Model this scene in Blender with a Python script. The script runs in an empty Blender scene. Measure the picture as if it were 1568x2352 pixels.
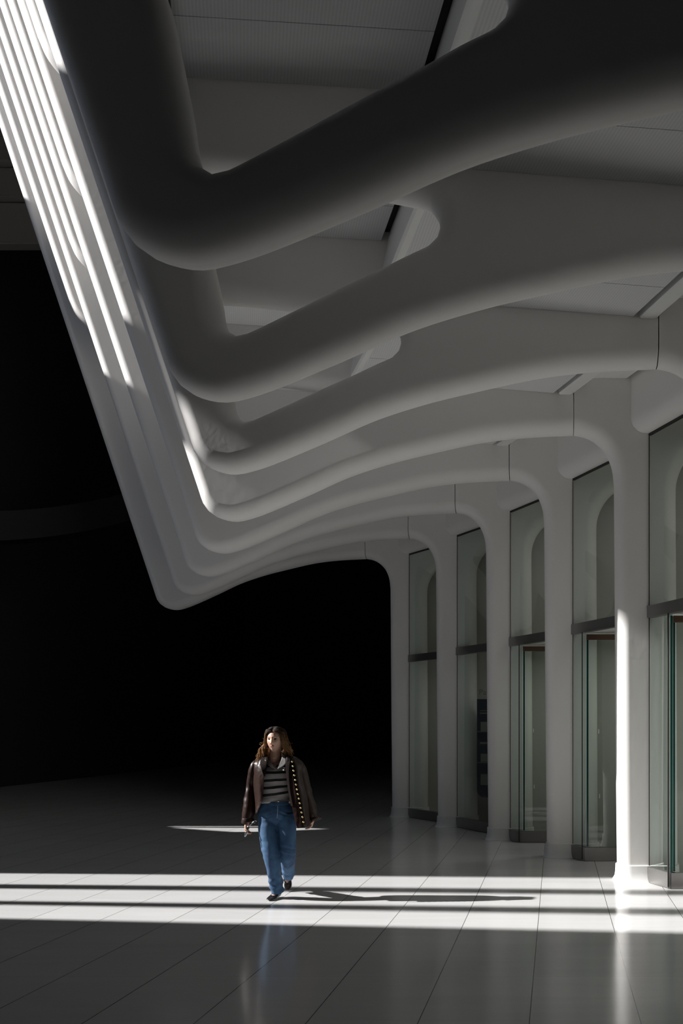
import bpy, bmesh, math, random
from math import sin, cos, pi, exp, radians, sqrt
from mathutils import Vector, Matrix, noise
from mathutils.geometry import tessellate_polygon
from mathutils.bvhtree import BVHTree

# ------------------------------------------------------------------ camera, world, light, exposure
sc = bpy.context.scene
C = sc.collection
F = 2200.0                       # focal length in pixels of the 1568 x 2352 frame
cam_d = bpy.data.cameras.new('camera'); cam = bpy.data.objects.new('camera', cam_d); C.objects.link(cam)
cam.location = (0, 0, 1.68); cam.rotation_euler = (pi/2, 0, 0)
cam_d.sensor_fit = 'HORIZONTAL'; cam_d.sensor_width = 36; cam_d.lens = F/1568*36
cam_d.shift_x = -(1275-784)/1568; cam_d.shift_y = (1665-1176)/1568
cam_d.clip_start = .05; cam_d.clip_end = 200
sc.camera = cam
sc.view_settings.view_transform = 'Standard'; sc.view_settings.look = 'None'
sc.view_settings.gamma = 1.0; sc.view_settings.use_curve_mapping = False
sc.view_settings.exposure = 0.4
sc.cycles.max_bounces = 8; sc.cycles.diffuse_bounces = 5; sc.cycles.glossy_bounces = 4
sc.cycles.transmission_bounces = 8; sc.cycles.transparent_max_bounces = 12
sc.cycles.sample_clamp_indirect = 4
sc.cycles.caustics_reflective = False; sc.cycles.caustics_refractive = False

w = bpy.data.worlds.new('world'); sc.world = w; w.use_nodes = True
w.node_tree.nodes['Background'].inputs[0].default_value = (.60, .72, 1, 1)
w.node_tree.nodes['Background'].inputs[1].default_value = .55

TE, SY = .675, .025              # sun: fall per metre eastward, drift northward
def lamp(name, kind, loc, direction, energy, color, **k):
    d = bpy.data.lights.new(name, kind); d.energy = energy; d.color = color
    for a, b in k.items(): setattr(d, a, b)
    o = bpy.data.objects.new(name, d); C.objects.link(o); o.location = loc
    o.rotation_euler = Vector(direction).to_track_quat('-Z', 'Y').to_euler(); return o
lamp('sun', 'SUN', (-20, 9, 18), (1, SY, -TE), 8.4, (1, .985, .97), angle=radians(.6))

# ------------------------------------------------------------------ materials
def mat(name, color, rough=.5, metal=0, spec=.5, bump=0, bscale=20, **k):
    m = bpy.data.materials.new(name); m.use_nodes = True; nt = m.node_tree; b = nt.nodes['Principled BSDF']
    b.inputs['Base Color'].default_value = (*color, 1); b.inputs['Roughness'].default_value = rough
    b.inputs['Metallic'].default_value = metal; b.inputs['Specular IOR Level'].default_value = spec
    for a, v in k.items(): b.inputs[a.replace('_', ' ')].default_value = v
    if bump:
        tc = nt.nodes.new('ShaderNodeTexCoord'); n = nt.nodes.new('ShaderNodeTexNoise'); bp = nt.nodes.new('ShaderNodeBump')
        n.inputs['Scale'].default_value = bscale; n.inputs['Detail'].default_value = 4
        bp.inputs['Strength'].default_value = 1; bp.inputs['Distance'].default_value = bump
        nt.links.new(tc.outputs['Object'], n.inputs['Vector']); nt.links.new(n.outputs['Fac'], bp.inputs['Height'])
        nt.links.new(bp.outputs['Normal'], b.inputs['Normal'])
    return m
M = {}
M['white'] = mat('white_painted_plaster', (.89, .868, .842), .55, spec=.3, bump=.0007, bscale=14)
M['bulk'] = mat('white_bulkhead_paint', (.86, .84, .82), .5, spec=.3)
M['trim'] = mat('white_trim', (.82, .82, .80), .45)
M['plinth'] = mat('white_stone_plinth', (.78, .77, .75), .35)
M['steel'] = mat('brushed_steel', (.30, .29, .28), .35, metal=.9)
M['bronze'] = mat('dark_bronze', (.12, .072, .048), .42, metal=.5)
M['edge'] = mat('green_glass_edge', (.006, .085, .070), .15)
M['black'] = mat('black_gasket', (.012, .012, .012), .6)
M['blocker_dark'] = mat('dark_sun_blocker', (.10, .10, .10), .8)  # for the added sheets that block sun between the ribs
M['hall'] = mat('shade_toned_hall_wall', (.02, .02, .02), .7)  # near-black: the gloom of the unlit hall is put into the colour
M['wallL'] = mat('shade_toned_wall', (.05, .05, .05), .7)  # darkness of the unlit side is put into this base colour
M['inner'] = mat('vestibule_wall', (.48, .465, .435), .7)
M['mark'] = mat('white_glass_marker', (.75, .75, .72), .5)

def glass_mat():
    m = bpy.data.materials.new('clear_green_glass'); m.use_nodes = True; nt = m.node_tree
    nt.nodes.remove(nt.nodes['Principled BSDF'])
    out = nt.nodes['Material Output']; mix = nt.nodes.new('ShaderNodeMixShader'); fr = nt.nodes.new('ShaderNodeFresnel')
    t = nt.nodes.new('ShaderNodeBsdfTransparent'); g = nt.nodes.new('ShaderNodeBsdfGlossy')
    fr.inputs['IOR'].default_value = 1.5; g.inputs['Roughness'].default_value = .02
    g.inputs['Color'].default_value = (1, 1, 1, 1); t.inputs['Color'].default_value = (.88, .92, .90, 1)
    geo = nt.nodes.new('ShaderNodeNewGeometry'); inv = nt.nodes.new('ShaderNodeMath'); inv.operation = 'SUBTRACT'; inv.inputs[0].default_value = 1
    mu = nt.nodes.new('ShaderNodeMath'); mu.operation = 'MULTIPLY'
    nt.links.new(geo.outputs['Backfacing'], inv.inputs[1]); nt.links.new(inv.outputs[0], mu.inputs[0]); nt.links.new(fr.outputs[0], mu.inputs[1])
    nt.links.new(mu.outputs[0], mix.inputs[0]); nt.links.new(t.outputs[0], mix.inputs[1]); nt.links.new(g.outputs[0], mix.inputs[2])
    nt.links.new(mix.outputs[0], out.inputs[0]); return m
M['glass'] = glass_mat()

def tint_mat():
    m = bpy.data.materials.new('light_dimming_glass'); m.use_nodes = True; nt = m.node_tree
    nt.nodes.remove(nt.nodes['Principled BSDF']); t = nt.nodes.new('ShaderNodeBsdfTransparent')
    t.inputs['Color'].default_value = (.20, .215, .23, 1); nt.links.new(t.outputs[0], nt.nodes['Material Output'].inputs[0]); return m
M['tint'] = tint_mat()  # tint chosen to weaken the sunlight passing through

def perf_mat():
    m = mat('perforated_white_panel', (.74, .74, .72), .5, spec=.3); nt = m.node_tree; b = nt.nodes['Principled BSDF']
    tc = nt.nodes.new('ShaderNodeTexCoord'); wv = nt.nodes.new('ShaderNodeTexWave'); mp = nt.nodes.new('ShaderNodeMapping')
    wv.inputs['Scale'].default_value = 15; wv.bands_direction = 'X'
    mp.inputs['Rotation'].default_value = (0, 0, radians(-18))
    rp = nt.nodes.new('ShaderNodeMapRange'); rp.inputs[3].default_value = .66; rp.inputs[4].default_value = .74
    cb = nt.nodes.new('ShaderNodeCombineColor')
    nt.links.new(tc.outputs['Object'], mp.inputs[0]); nt.links.new(mp.outputs[0], wv.inputs[0])
    nt.links.new(wv.outputs['Fac'], rp.inputs[0])
    for i in range(3): nt.links.new(rp.outputs[0], cb.inputs[i])
    nt.links.new(cb.outputs[0], b.inputs['Base Color']); return m
M['perf'] = perf_mat()

def floor_mat():
    m = mat('polished_white_marble_tiles', (.7, .7, .7), .16, spec=.6); nt = m.node_tree; b = nt.nodes['Principled BSDF']
    L = nt.links.new
    tc = nt.nodes.new('ShaderNodeTexCoord'); sp = nt.nodes.new('ShaderNodeSeparateXYZ'); L(tc.outputs['Object'], sp.inputs[0])
    def mth(op, a, bb=None):
        n = nt.nodes.new('ShaderNodeMath'); n.operation = op
        for i, v in enumerate((a, bb)):
            if v is None: continue
            if isinstance(v, (int, float)): n.inputs[i].default_value = v
            else: L(v, n.inputs[i])
        return n.outputs[0]
    def joint(sock, off, per, wid):
        t = mth('DIVIDE', mth('SUBTRACT', sock, off), per)
        f = mth('ABSOLUTE', mth('SUBTRACT', mth('FRACT', t), .5))
        return mth('GREATER_THAN', f, .5-wid/2/per), mth('FLOOR', t)
    jx, ix = joint(sp.outputs['X'], -.1467, .6284, .0055)
    jy, iy = joint(sp.outputs['Y'], 5.44, .95, .0022)
    jn = mth('MAXIMUM', jx, mth('MULTIPLY', jy, .35))
    wn = nt.nodes.new('ShaderNodeTexWhiteNoise'); wn.noise_dimensions = '2D'
    cv = nt.nodes.new('ShaderNodeCombineXYZ'); L(ix, cv.inputs[0]); L(iy, cv.inputs[1]); L(cv.outputs[0], wn.inputs['Vector'])
    ns = nt.nodes.new('ShaderNodeTexNoise'); ns.inputs['Scale'].default_value = 1.6; ns.inputs['Detail'].default_value = 6
    ns.inputs['Distortion'].default_value = 1.2
    mp = nt.nodes.new('ShaderNodeMapping'); mp.inputs['Scale'].default_value = (.5, 3, 1); mp.inputs['Rotation'].default_value = (0, 0, .25)
    L(tc.outputs['Object'], mp.inputs[0]); L(mp.outputs[0], ns.inputs['Vector'])
    val = mth('ADD', mth('ADD', .52, mth('MULTIPLY', wn.outputs['Value'], .035)), mth('MULTIPLY', ns.outputs['Fac'], .09))
    val = mth('MULTIPLY', val, mth('SUBTRACT', 1, mth('MULTIPLY', jn, .86)))
    cb = nt.nodes.new('ShaderNodeCombineColor')
    L(val, cb.inputs[0]); L(mth('MULTIPLY', val, .99), cb.inputs[1]); L(mth('MULTIPLY', val, .985), cb.inputs[2])
    L(cb.outputs[0], b.inputs['Base Color'])
    n2 = nt.nodes.new('ShaderNodeTexNoise'); n2.inputs['Scale'].default_value = 30
    L(tc.outputs['Object'], n2.inputs['Vector'])
    L(mth('ADD', .10, mth('MULTIPLY', n2.outputs['Fac'], .10)), b.inputs['Roughness'])
    return m
M['floor'] = floor_mat()

# ------------------------------------------------------------------ helpers
def tag(o, label=None, cat=None, group=None, kind=None):
    if label: o['label'] = label
    if cat: o['category'] = cat
    if group: o['group'] = group
    if kind: o['kind'] = kind
    return o
def empty(name, loc, label, cat, group=None):
    o = bpy.data.objects.new(name, None); C.objects.link(o); o.location = loc; o.empty_display_size = .2
    return tag(o, label, cat, group)
def mesh(name, vs, fs, m, parent=None, smooth=False, normals=None):
    me = bpy.data.meshes.new(name); me.from_pydata([tuple(v) for v in vs], [], [tuple(f) for f in fs]); me.update()
    me.materials.append(m)
    if smooth or normals: me.polygons.foreach_set('use_smooth', [True]*len(me.polygons))
    if normals: me.normals_split_custom_set_from_vertices([tuple(n) for n in normals])
    o = bpy.data.objects.new(name, me); C.objects.link(o)
    if parent: o.parent = parent; o.matrix_parent_inverse = Matrix.Translation(-parent.location) if parent.parent is None else Matrix()
    return o
def bmobj(name, bm, m, parent=None, smooth=False):
    bmesh.ops.recalc_face_normals(bm, faces=bm.faces)
    me = bpy.data.meshes.new(name); bm.to_mesh(me); bm.free(); me.materials.append(m)
    if smooth: me.polygons.foreach_set('use_smooth', [True]*len(me.polygons))
    o = bpy.data.objects.new(name, me); C.objects.link(o)
    if parent: o.parent = parent; o.matrix_parent_inverse = Matrix.Translation(-parent.location) if parent.parent is None else Matrix()
    return o
def structure(o): o['kind'] = 'structure'; return o
BOXF = [(0,3,2,1),(4,5,6,7),(0,1,5,4),(1,2,6,5),(2,3,7,6),(3,0,4,7)]
def box_vs(x0, x1, y0, y1, z0, z1):
    return [(x0,y0,z0),(x1,y0,z0),(x1,y1,z0),(x0,y1,z0),(x0,y0,z1),(x1,y0,z1),(x1,y1,z1),(x0,y1,z1)]
def box(name, x0, x1, y0, y1, z0, z1, m, parent=None, bevel=0):
    bm = bmesh.new(); v = [bm.verts.new(p) for p in box_vs(x0,x1,y0,y1,z0,z1)]
    for f in BOXF: bm.faces.new([v[i] for i in f])
    if bevel: bmesh.ops.bevel(bm, geom=bm.edges[:], offset=bevel, segments=2, affect='EDGES')
    return bmobj(name, bm, m, parent)
def sweep(name, sec, P0, P1, m, parent=None, smooth=False, cap=True):
    """cross-section [(u,z)] carried from P0=(x,y) to P1=(x,y): a bar along one bay, u measured along x"""
    n = len(sec); vs = [(P0[0]+u, P0[1], z) for u, z in sec] + [(P1[0]+u, P1[1], z) for u, z in sec]
    bm = bmesh.new(); v = [bm.verts.new(p) for p in vs]
    for i in range(n): bm.faces.new((v[i], v[(i+1) % n], v[n+(i+1) % n], v[n+i]))
    if cap: bm.faces.new(v[:n]); bm.faces.new(v[n:])
    o = bmobj(name, bm, m, parent)
    if smooth: o.data.shade_smooth(); o.data.set_sharp_from_angle(angle=radians(40))
    return o
def catmull(pts, step):
    P = [Vector(p) for p in pts]; out = []
    for i in range(len(P)-1):
        p0 = P[i-1] if i else P[0]*2-P[1]; p1, p2 = P[i], P[i+1]; p3 = P[i+2] if i+2 < len(P) else P[-1]*2-P[-2]
        n = max(1, int((p2-p1).length/step))
        for k in range(n):
            t = k/n; out.append(.5*((2*p1)+(p2-p0)*t+(2*p0-5*p1+4*p2-p3)*t*t+(3*p1-p0-3*p2+p3)*t*t*t))
    out.append(P[-1]); return out

def plate(name, outline, closed, hole, y0, thick, r, m, parent, endn=None, ra=None):
    """A thick slab standing in the XZ plane with fully rounded edges. outline [(x,z)] clockwise; the ends of an
    open outline are a straight cut. endn: outward normals at the two open ends."""
    vs, ns, fs = [], [], []; NR = 7
    ra = ra or .145
    rings = [(ra*(1-cos(a)), r*(1-sin(a)), cos(a)/ra/sqrt((cos(a)/ra)**2+(sin(a)/r)**2), sin(a)/r/sqrt((cos(a)/ra)**2+(sin(a)/r)**2)) for a in [pi/2*k/NR for k in range(NR+1)]]
    # angle 0 = side (normal outward), pi/2 = front face (normal -y)
    loops = [(outline, closed, 1)] + ([(hole, True, -1)] if hole else [])
    fronts, backs = [], []
    for pts, cl, sg in loops:
        n = len(pts); nor = []
        for i in range(n):
            a = pts[(i-1) % n] if (cl or i) else pts[0]; b = pts[(i+1) % n] if (cl or i < n-1) else pts[-1]
            t = Vector((b[0]-a[0], b[1]-a[1])).normalized(); nor.append(Vector((-t[1], t[0]))*sg)
        if not cl and endn: nor[0], nor[-1] = Vector(endn[0]), Vector(endn[1])
        grid = []
        seq = [('f', q) for q in reversed(rings)] + [('b', q) for q in rings]
        for side, (off, dy, cn, sn) in seq:
            row = []
            for p, nn in zip(pts, nor):
                x, z = p[0]-nn.x*off, p[1]-nn.y*off
                y = y0+dy if side == 'f' else y0+thick-dy
                row.append(len(vs)); vs.append((x, y, z)); ns.append((nn.x*cn, -sn if side == 'f' else sn, nn.y*cn))
            grid.append(row)
        for a, b in zip(grid[:-1], grid[1:]):
            for i in range(n if cl else n-1):
                j = (i+1) % n
                f = (a[i], b[i], b[j], a[j])
                fs.append(f[::-1] if sg > 0 else f)
        fronts.append(grid[0]); backs.append(grid[-1])
    for grp, flip in ((fronts, False), (backs, True)):
        idx = [i for g in grp for i in g]
        tris = tessellate_polygon([[Vector((vs[i][0], vs[i][2], 0)) for i in g] for g in grp])
        for t in tris:
            a, b, c = (idx[t[0]], idx[t[1]], idx[t[2]])
            ax, az = vs[b][0]-vs[a][0], vs[b][2]-vs[a][2]; bx, bz = vs[c][0]-vs[a][0], vs[c][2]-vs[a][2]
            cr = ax*bz-az*bx       # >0 : counter-clockwise seen from the front (-y)
            if abs(cr) < 1e-9: continue
            f = (a, b, c) if cr > 0 else (a, c, b)
            fs.append(f[::-1] if flip else f)
    o = mesh(name, vs, fs, m, parent, normals=ns)
    return o

# ------------------------------------------------------------------ the ribs
ZN = 3.93; TH = .33; RR = .155
#        front Y, nose x, stretch, corner lift
RIBS = [(4.36, -1.707, 1.018, -.04), (6.36, -2.273, 1.018, .02), (8.32, -2.853, 1.008, .06), (10.24, -3.480, .988, .34),
        (12.12, -4.252, .986, .22), (13.95, -5.088, .975, .22), (15.73, -5.981, .958, .22), (17.43, -6.964, .941, .22)]
NZ = [3.849, 3.887, 3.904, 3.891, 3.879, 3.863, 3.833, 3.79]
XO = [-1.756, -2.318, -2.897, -3.523, -4.297, -5.135, -6.03, -7.01]
US = 3.72                         # where arm and column meet
LOW = [(3.72,.939),(3.163,.91),(2.68,.852),(2.10,.727),(1.675,.621),(1.247,.481),(.816,.289),(.385,.106),(.16,.028),(.02,0),
       (-.08,.012),(-.17,.048),(-.24,.105),(-.29,.185),(-.335,.32)]
HOLE = [(.167,.36),(.241,.378),(.499,.505),(.861,.69),(1.115,.815),(1.306,.915),(1.46,.99),(1.515,1.045),(1.535,1.11),(1.53,1.17),(1.49,1.235),
        (1.40,1.285),(.99,1.36),(.5,1.43),(.0,1.48),(-.09,1.455),(-.125,1.39),(-.10,1.25),(-.053,1.10),(.0,.85),(.045,.63),(.07,.47),(.105,.395)]
def limb_left(d): return -.335-.335*(d-.32)

rib_names = ['nearest white rib, mostly in shadow, its arm crossing the top right of the picture',
 'second nearest white rib, its long slot showing the grooved ceiling panels beyond',
 'third nearest white rib, half shaded, with the narrow short slot left of centre',
 'fourth white rib, its column half lit by the sun at the right of the hall',
 'fifth white rib, brightly lit arm arching down to the column left of the sunlit one',
 'sixth white rib, third from the far end of the row',
 'seventh white rib, second from the far end of the row',
 'farthest white rib, its arch standing against the black end of the hall']
GRP = 'white ribs of the hall side'
ribs = []
for k, (Y, xn, s, lift) in enumerate(RIBS):
    zn = NZ[k]
    xo = XO[k]; X = lambda u, xn=xn, s=s, xo=xo: xn+(u*s if 0 < u <= US else (u+(xo-xn)*min(1, -u/.3) if u <= 0 else (u-US)*.99+US*s))
    root = empty('hall_rib', (X(4.5), Y+TH/2, 0), rib_names[k], 'rib', GRP)
    low = catmull([(X(u), zn+d) for u, d in LOW], .05)
    top = 13.5
    pts = [tuple(p) for p in low] + [(xo+limb_left(top), ZN+top), (xo+limb_left(top)+1.15, ZN+top), (xo-.36, 6.62), (X(US), 6.62)]
    # densify straight limb
    dens = []
    for a, b in zip(pts[:-1], pts[1:]):
        L = math.dist(a, b); n = max(1, int(L/.5)); dens += [(a[0]+(b[0]-a[0])*i/n, a[1]+(b[1]-a[1])*i/n) for i in range(n)]
    dens.append(pts[-1])
    hp = [(xo+u, ZN+d+lift*(1-min(1, max(0, (d-(.36 if k < 3 else .85))/(.6 if k < 3 else .45))))) for u, d in HOLE]
    hp = [tuple(p) for p in catmull(hp+[hp[0]], .04)][:-1]
    # the rounding eats material: widen the outline so that the silhouette stays, hole likewise
    plate('rib_arm', [(p[0]-(.004 if abs(p[0]-X(US)) < 1e-6 else 0), p[1]) for p in dens], False, hp[::-1], Y, TH, RR, M['white'], root, ((0, -1), (0, 1)))
    cu = [(3.947,.862),(4.055,.76),(4.118,.64),(4.15,.52),(4.165,.36)]
    up = catmull([(X(3.72), zn+.939), (X(3.84), zn+.915)] + [(X(u), zn+d) for u, d in cu], .04)
    arc2 = catmull([(X(4.84), zn+.20), (X(4.85), zn+.42), (X(4.93), zn+.62), (X(5.08), zn+.78), (X(5.3), zn+.87), (X(5.6), zn+.90)], .05)
    col = [(X(3.72)+.004, zn+.939)] + [tuple(p) for p in up[1:]]
    colR = [tuple(p) for p in arc2]
    # path clockwise seen from the camera runs: start at seam bottom, down the left side ... reversed for outward normals
    path = col + [(X(4.18), 2.0), (X(4.20), .0)]
    path2 = [(X(4.86), .0), (X(4.85), 2.0)] + colR + [(X(6.7), zn+.92), (X(6.7), 6.62), (X(US)+.004, 6.62)]
    full = (path+path2)[::-1]
    plate('column', full, False, None, Y, TH, RR, M['white'], root, ((0, 1), (0, -1)))
    # plinth around the foot
    def ring(off, z, n=8):
        x0, x1, y0, y1, r = X(4.20)-off, X(4.86)+off, Y-off, Y+TH+off, .17
        out = []
        for cx, cy, a0 in ((x0+r, y0+r, pi), (x1-r, y0+r, 1.5*pi), (x1-r, y1-r, 0), (x0+r, y1-r, .5*pi)):
            for i in range(n+1): a = a0+pi/2*i/n; out.append((cx+r*cos(a), cy+r*sin(a), z))
        return out
    RG = [ring(-.02, .178), ring(.012, .178), ring(.018, .172), ring(.020, .10), ring(.028, .045), ring(.048, .008), ring(.052, 0)]
    vs = [p for R_ in RG for p in R_]; n = len(RG[0]); fs = []
    for a in range(len(RG)-1):
        for i in range(n): fs.append((a*n+i, a*n+(i+1) % n, (a+1)*n+(i+1) % n, (a+1)*n+i))
    bm = bmesh.new(); bv = [bm.verts.new(p) for p in vs]
    for f in fs: bm.faces.new([bv[i] for i in f])
    o = bmobj('plinth', bm, M['plinth'], root); o.data.shade_smooth(); o.data.set_sharp_from_angle(angle=radians(35))
    ribs.append((Y, xn, s, X, zn))

# half-length ribs standing between the main ones, ending in rounded tips high up
tips = ['tip just left of the second farthest rib', 'tip beside the sixth rib', 'tip beside the fifth rib', 'tip high beside the fourth rib', 'tip cut off by the top of the frame']
zend = {7: 8.62, 6: 8.80, 5: 8.93, 4: 9.35, 3: 9.7}
for j, k in enumerate((7, 6, 5, 4, 3)):
    Y = (RIBS[k][0]+RIBS[k-1][0])/2; xn = (XO[k]+XO[k-1])/2; z0 = zend[k]
    L = lambda z: xn+limb_left(z-3.9)
    pts = [(L(z0+.45), z0+.45), (L(z0+.2)+.03, z0+.2), (L(z0)+.12, z0+.03), (L(z0)+.27, z0-.04), (L(z0)+.45, z0+.05), (L(z0)+.55, z0+.25)]
    pts = [tuple(p) for p in catmull(pts, .05)]
    # clockwise: bottom -> left side up -> top -> right side down
    seq = pts[::-1]+[(L(z), z) for z in (10.5, 12, 14, 16, 17.4) if z > z0+.6]+[(L(17.4)+.75, 17.4), (L(z0+1)+.60, z0+1)]
    o = plate('half_rib', seq, True, None, Y, .40, .17, M['white'], None)
    tag(o, 'slender white half rib, ' + tips[j], 'rib', 'half ribs between the main ribs')

# ------------------------------------------------------------------ ceilings, bulkheads and glazing bay by bay
bays = ['nearest bay, above the second rib', 'second bay behind the nearest rib', 'bay between the third and fourth ribs', 'bay between the fourth and fifth ribs',
        'bay between the fifth and sixth ribs', 'bay between the sixth and seventh ribs', 'last bay before the farthest rib']
for k in range(1, 8):
    Yf, Yn = RIBS[k][0]-.003, RIBS[k-1][0]+TH+.003
    Xf, Xn = ribs[k][3], ribs[k-1][3]; where = bays[k-1]
    # lateral position is interpolated between the two ribs
    def P(u, Y):
        t = (Yf-Y)/(Yf-Yn); return Xf(u)*(1-t)+Xn(u)*t
    def slab(name, u0, u1, zf, m, parent, Ya, Yb, th=.05):
        vs = [(P(u, Y), Y, zf(u)+d) for d in (0, th) for u, Y in ((u0, Yb), (u1, Yb), (u1, Ya), (u0, Ya))]
        return mesh(name, vs, BOXF, m, parent)
    def bar(name, sec, m, parent, Ya=Yf, Yb=Yn, smooth=True):
        n = len(sec); bm = bmesh.new()
        v = [bm.verts.new((P(u, Y), Y, z)) for Y in (Ya, Yb) for u, z in sec]
        for i in range(n): bm.faces.new((v[i], v[(i+1) % n], v[n+(i+1) % n], v[n+i]))
        bm.faces.new(v[:n]); bm.faces.new(v[n:][::-1])
        o = bmobj(name, bm, m, parent); o.data.shade_smooth(); o.data.set_sharp_from_angle(angle=radians(38)); return o
    Yj = Yf-.55
    cr = empty('soffit_bay', (P(1, (Yf+Yn)/2), (Yf+Yn)/2, 5.3), 'white grooved soffit panels with trim bars, '+where, 'ceiling panels', 'soffit bays between the ribs')
    zu = lambda u: 5.97-.065*u
    zl = lambda u: 5.50-.078*u
    slab('upper_panel', -.42, 1.33, zu, M['perf'], cr, Yf, Yj+.003); slab('upper_panel', -.42, 1.33, zu, M['perf'], cr, Yj-.003, Yn)
    bar('trim_bar', [(1.40, 5.95), (1.30, 5.43), (1.305, 5.40), (1.325, 5.385), (1.36, 5.385), (1.395, 5.395), (1.46, 5.95)], M['trim'], cr)
    zs = [5.93+.9*i for i in range(12)]
    bm = bmesh.new(); rows = []
    for dx in (0, .05):
        for Y_, xo_ in ((Yf, XO[k]), (Yn, XO[k-1])): rows.append([bm.verts.new((xo_+limb_left(z-3.93)+.66+dx, Y_, z)) for z in zs])
    for a_, b_ in ((0, 1), (2, 3), (0, 2), (1, 3)):
        for i in range(len(zs)-1): bm.faces.new((rows[a_][i], rows[b_][i], rows[b_][i+1], rows[a_][i+1]))
    bmobj('sun_blocker', bm, M['blocker_dark'], cr)  # unseen sheet added to keep the sun out above the panels
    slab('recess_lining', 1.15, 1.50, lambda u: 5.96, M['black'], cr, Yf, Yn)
    slab('lower_panel', 1.385, 3.50, zl, M['perf'], cr, Yf, Yj+.003); slab('lower_panel', 1.385, 3.50, zl, M['perf'], cr, Yj-.003, Yn)
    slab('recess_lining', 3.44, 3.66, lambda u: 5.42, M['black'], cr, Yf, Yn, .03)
    bar('trim_bar', [(3.555, 5.40), (3.555, 5.225), (3.57, 5.212), (3.68, 5.208), (3.705, 5.218), (3.79, 5.37), (3.79, 5.40)], M['trim'], cr)
    slab('edge_panel', 3.79, 4.29, lambda u: 5.385, M['trim'], cr, Yf, Yn, .04)
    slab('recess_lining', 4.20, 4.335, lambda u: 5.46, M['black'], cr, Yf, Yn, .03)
    sec = [(4.338, 5.65), (4.338, 4.96)] + [(4.338+.165*(1-cos(a)), 4.96-.165*sin(a)) for a in [pi/2*i/8 for i in range(1, 9)]] + [(4.53, 4.795), (4.57, 4.795), (4.57, 5.65)]
    o = bar('bulkhead', sec, M['bulk'], None)
    tag(o, 'smooth white rounded bulkhead over the glass wall, '+where, 'bulkhead', 'bulkheads over the glass wall')
    # ---- glazing
    xs0, xs1 = Xf(4.60), Xf(6.95)
    vw = (xs0, xs1, RIBS[k][0]+TH+.006, RIBS[k][0]+TH+.09, 0, 4.9, M['inner'])
    for zl_, e_ in ((4.70, 5), (2.80, 9)):
        lamp('vestibule_fill', 'AREA', (P(5.7, (Yf+Yn)/2), (Yf+Yn)/2, zl_), (0, 0, -1), e_*(.35 if k > 5 else 1), (1, .98, .93), shape='SQUARE', size=.5)  # unseen fill light added to brighten the vestibule behind the glass
    gl = empty('glass_screen', (P(4.54, (Yf+Yn)/2), (Yf+Yn)/2, 0), 'tall glass screen with steel transom and base, '+where, 'glass screen', 'glass screens between the columns')
    box('vestibule_wall', *vw, gl)
    def wall(name, t0, t1, off, th, z0, z1, m):
        Ya, Yb = Yf+(Yn-Yf)*t0, Yf+(Yn-Yf)*t1
        vs = [(P(4.54, Y)+u, Y, z) for z in (z0, z1) for u, Y in ((off, Yb), (off+th, Yb), (off+th, Ya), (off, Ya))]
        return mesh(name, vs, BOXF, m, gl)
    wall('gasket', 0, 1, -.012, .03, 4.772, 4.795, M['black'])
    box('gasket', P(4.54, Yf)-.010, P(4.54, Yf)-.001, RIBS[k][0]-.014, RIBS[k][0]-.003, .17, 4.79, M['black'], gl)
    wall('upper_pane', .012, 1, 0, .012, 2.945, 4.775, M['glass'])
    wall('transom', 0, 1, -.03, .09, 2.825, 2.95, M['steel'])
    if k in (1, 2, 3, 4, 5):
        tf = {1: .27, 2: .27, 3: .26, 4: .177, 5: .19}[k]
        wall('lower_pane', .012, tf, 0, .012, .165, 2.825, M['glass'])
        wall('base_channel', 0, tf, -.035, .09, .004, .165, M['steel'])
        Yt = Yf+(Yn-Yf)*tf; xt = P(4.54, Yt)
        if k < 4: box('glass_edge', xt-.012, xt+.010, Yt-.020, Yt-.004, .17, 2.80, M['edge'], gl)
        box('mullion', xt-.040, xt-.028, Yt-.03, Yt+.01, .02, 2.825, M['black'], gl)
        box('glass_edge', xt+.022, xt+.046, Yt+.05, Yt+.066, .17, 2.74, M['edge'], gl)
        box('door_header', xt+.02, xt+1.5, Yt-.01, Yt+.06, 2.735, 2.80, M['bronze'], gl)
        box('door_base', xt-.005, xt+1.5, Yt-.03, Yt+.05, .004, .165, M['steel'], gl)
        box('door_pane', xt+.05, xt+1.5, Yt+.02, Yt+.032, .165, 2.735, M['glass'], gl)
        so = [(xt+.03, Yt), (P(4.54, Yn)+.06, Yn), (xt+1.6, Yn), (xt+1.6, Yt+.9), (xt+.03, Yt+.9)]
        bm = bmesh.new(); a_ = [bm.verts.new((x, y, 2.83)) for x, y in so]; b_ = [bm.verts.new((x, y, 2.87)) for x, y in so]
        bm.faces.new(a_); bm.faces.new(b_[::-1])
        for i in range(5): j = (i+1) % 5; bm.faces.new((a_[i], a_[j], b_[j], b_[i]))
        bmobj('soffit', bm, M['trim'], gl)
        for q, (dx, z) in enumerate(((-.10, 1.60), (.17, 1.60), (-.085, .80), (-.02, .80), (.18, .80))):
            if k > 3 and dx < 0: continue
            box('glass_marker', xt+dx-.005, xt+dx+.005, Yt-.012 if dx > 0 else Yt+(.55*abs(dx)/.12), (Yt-.012 if dx > 0 else Yt+(.55*abs(dx)/.12))+.004, z-.027, z+.027, M['mark'], gl)
    else:
        wall('lower_pane', .012, 1, 0, .012, .165, 2.825, M['glass'])
        wall('base_channel', 0, 1, -.035, .09, .004, .165, M['steel'])
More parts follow.
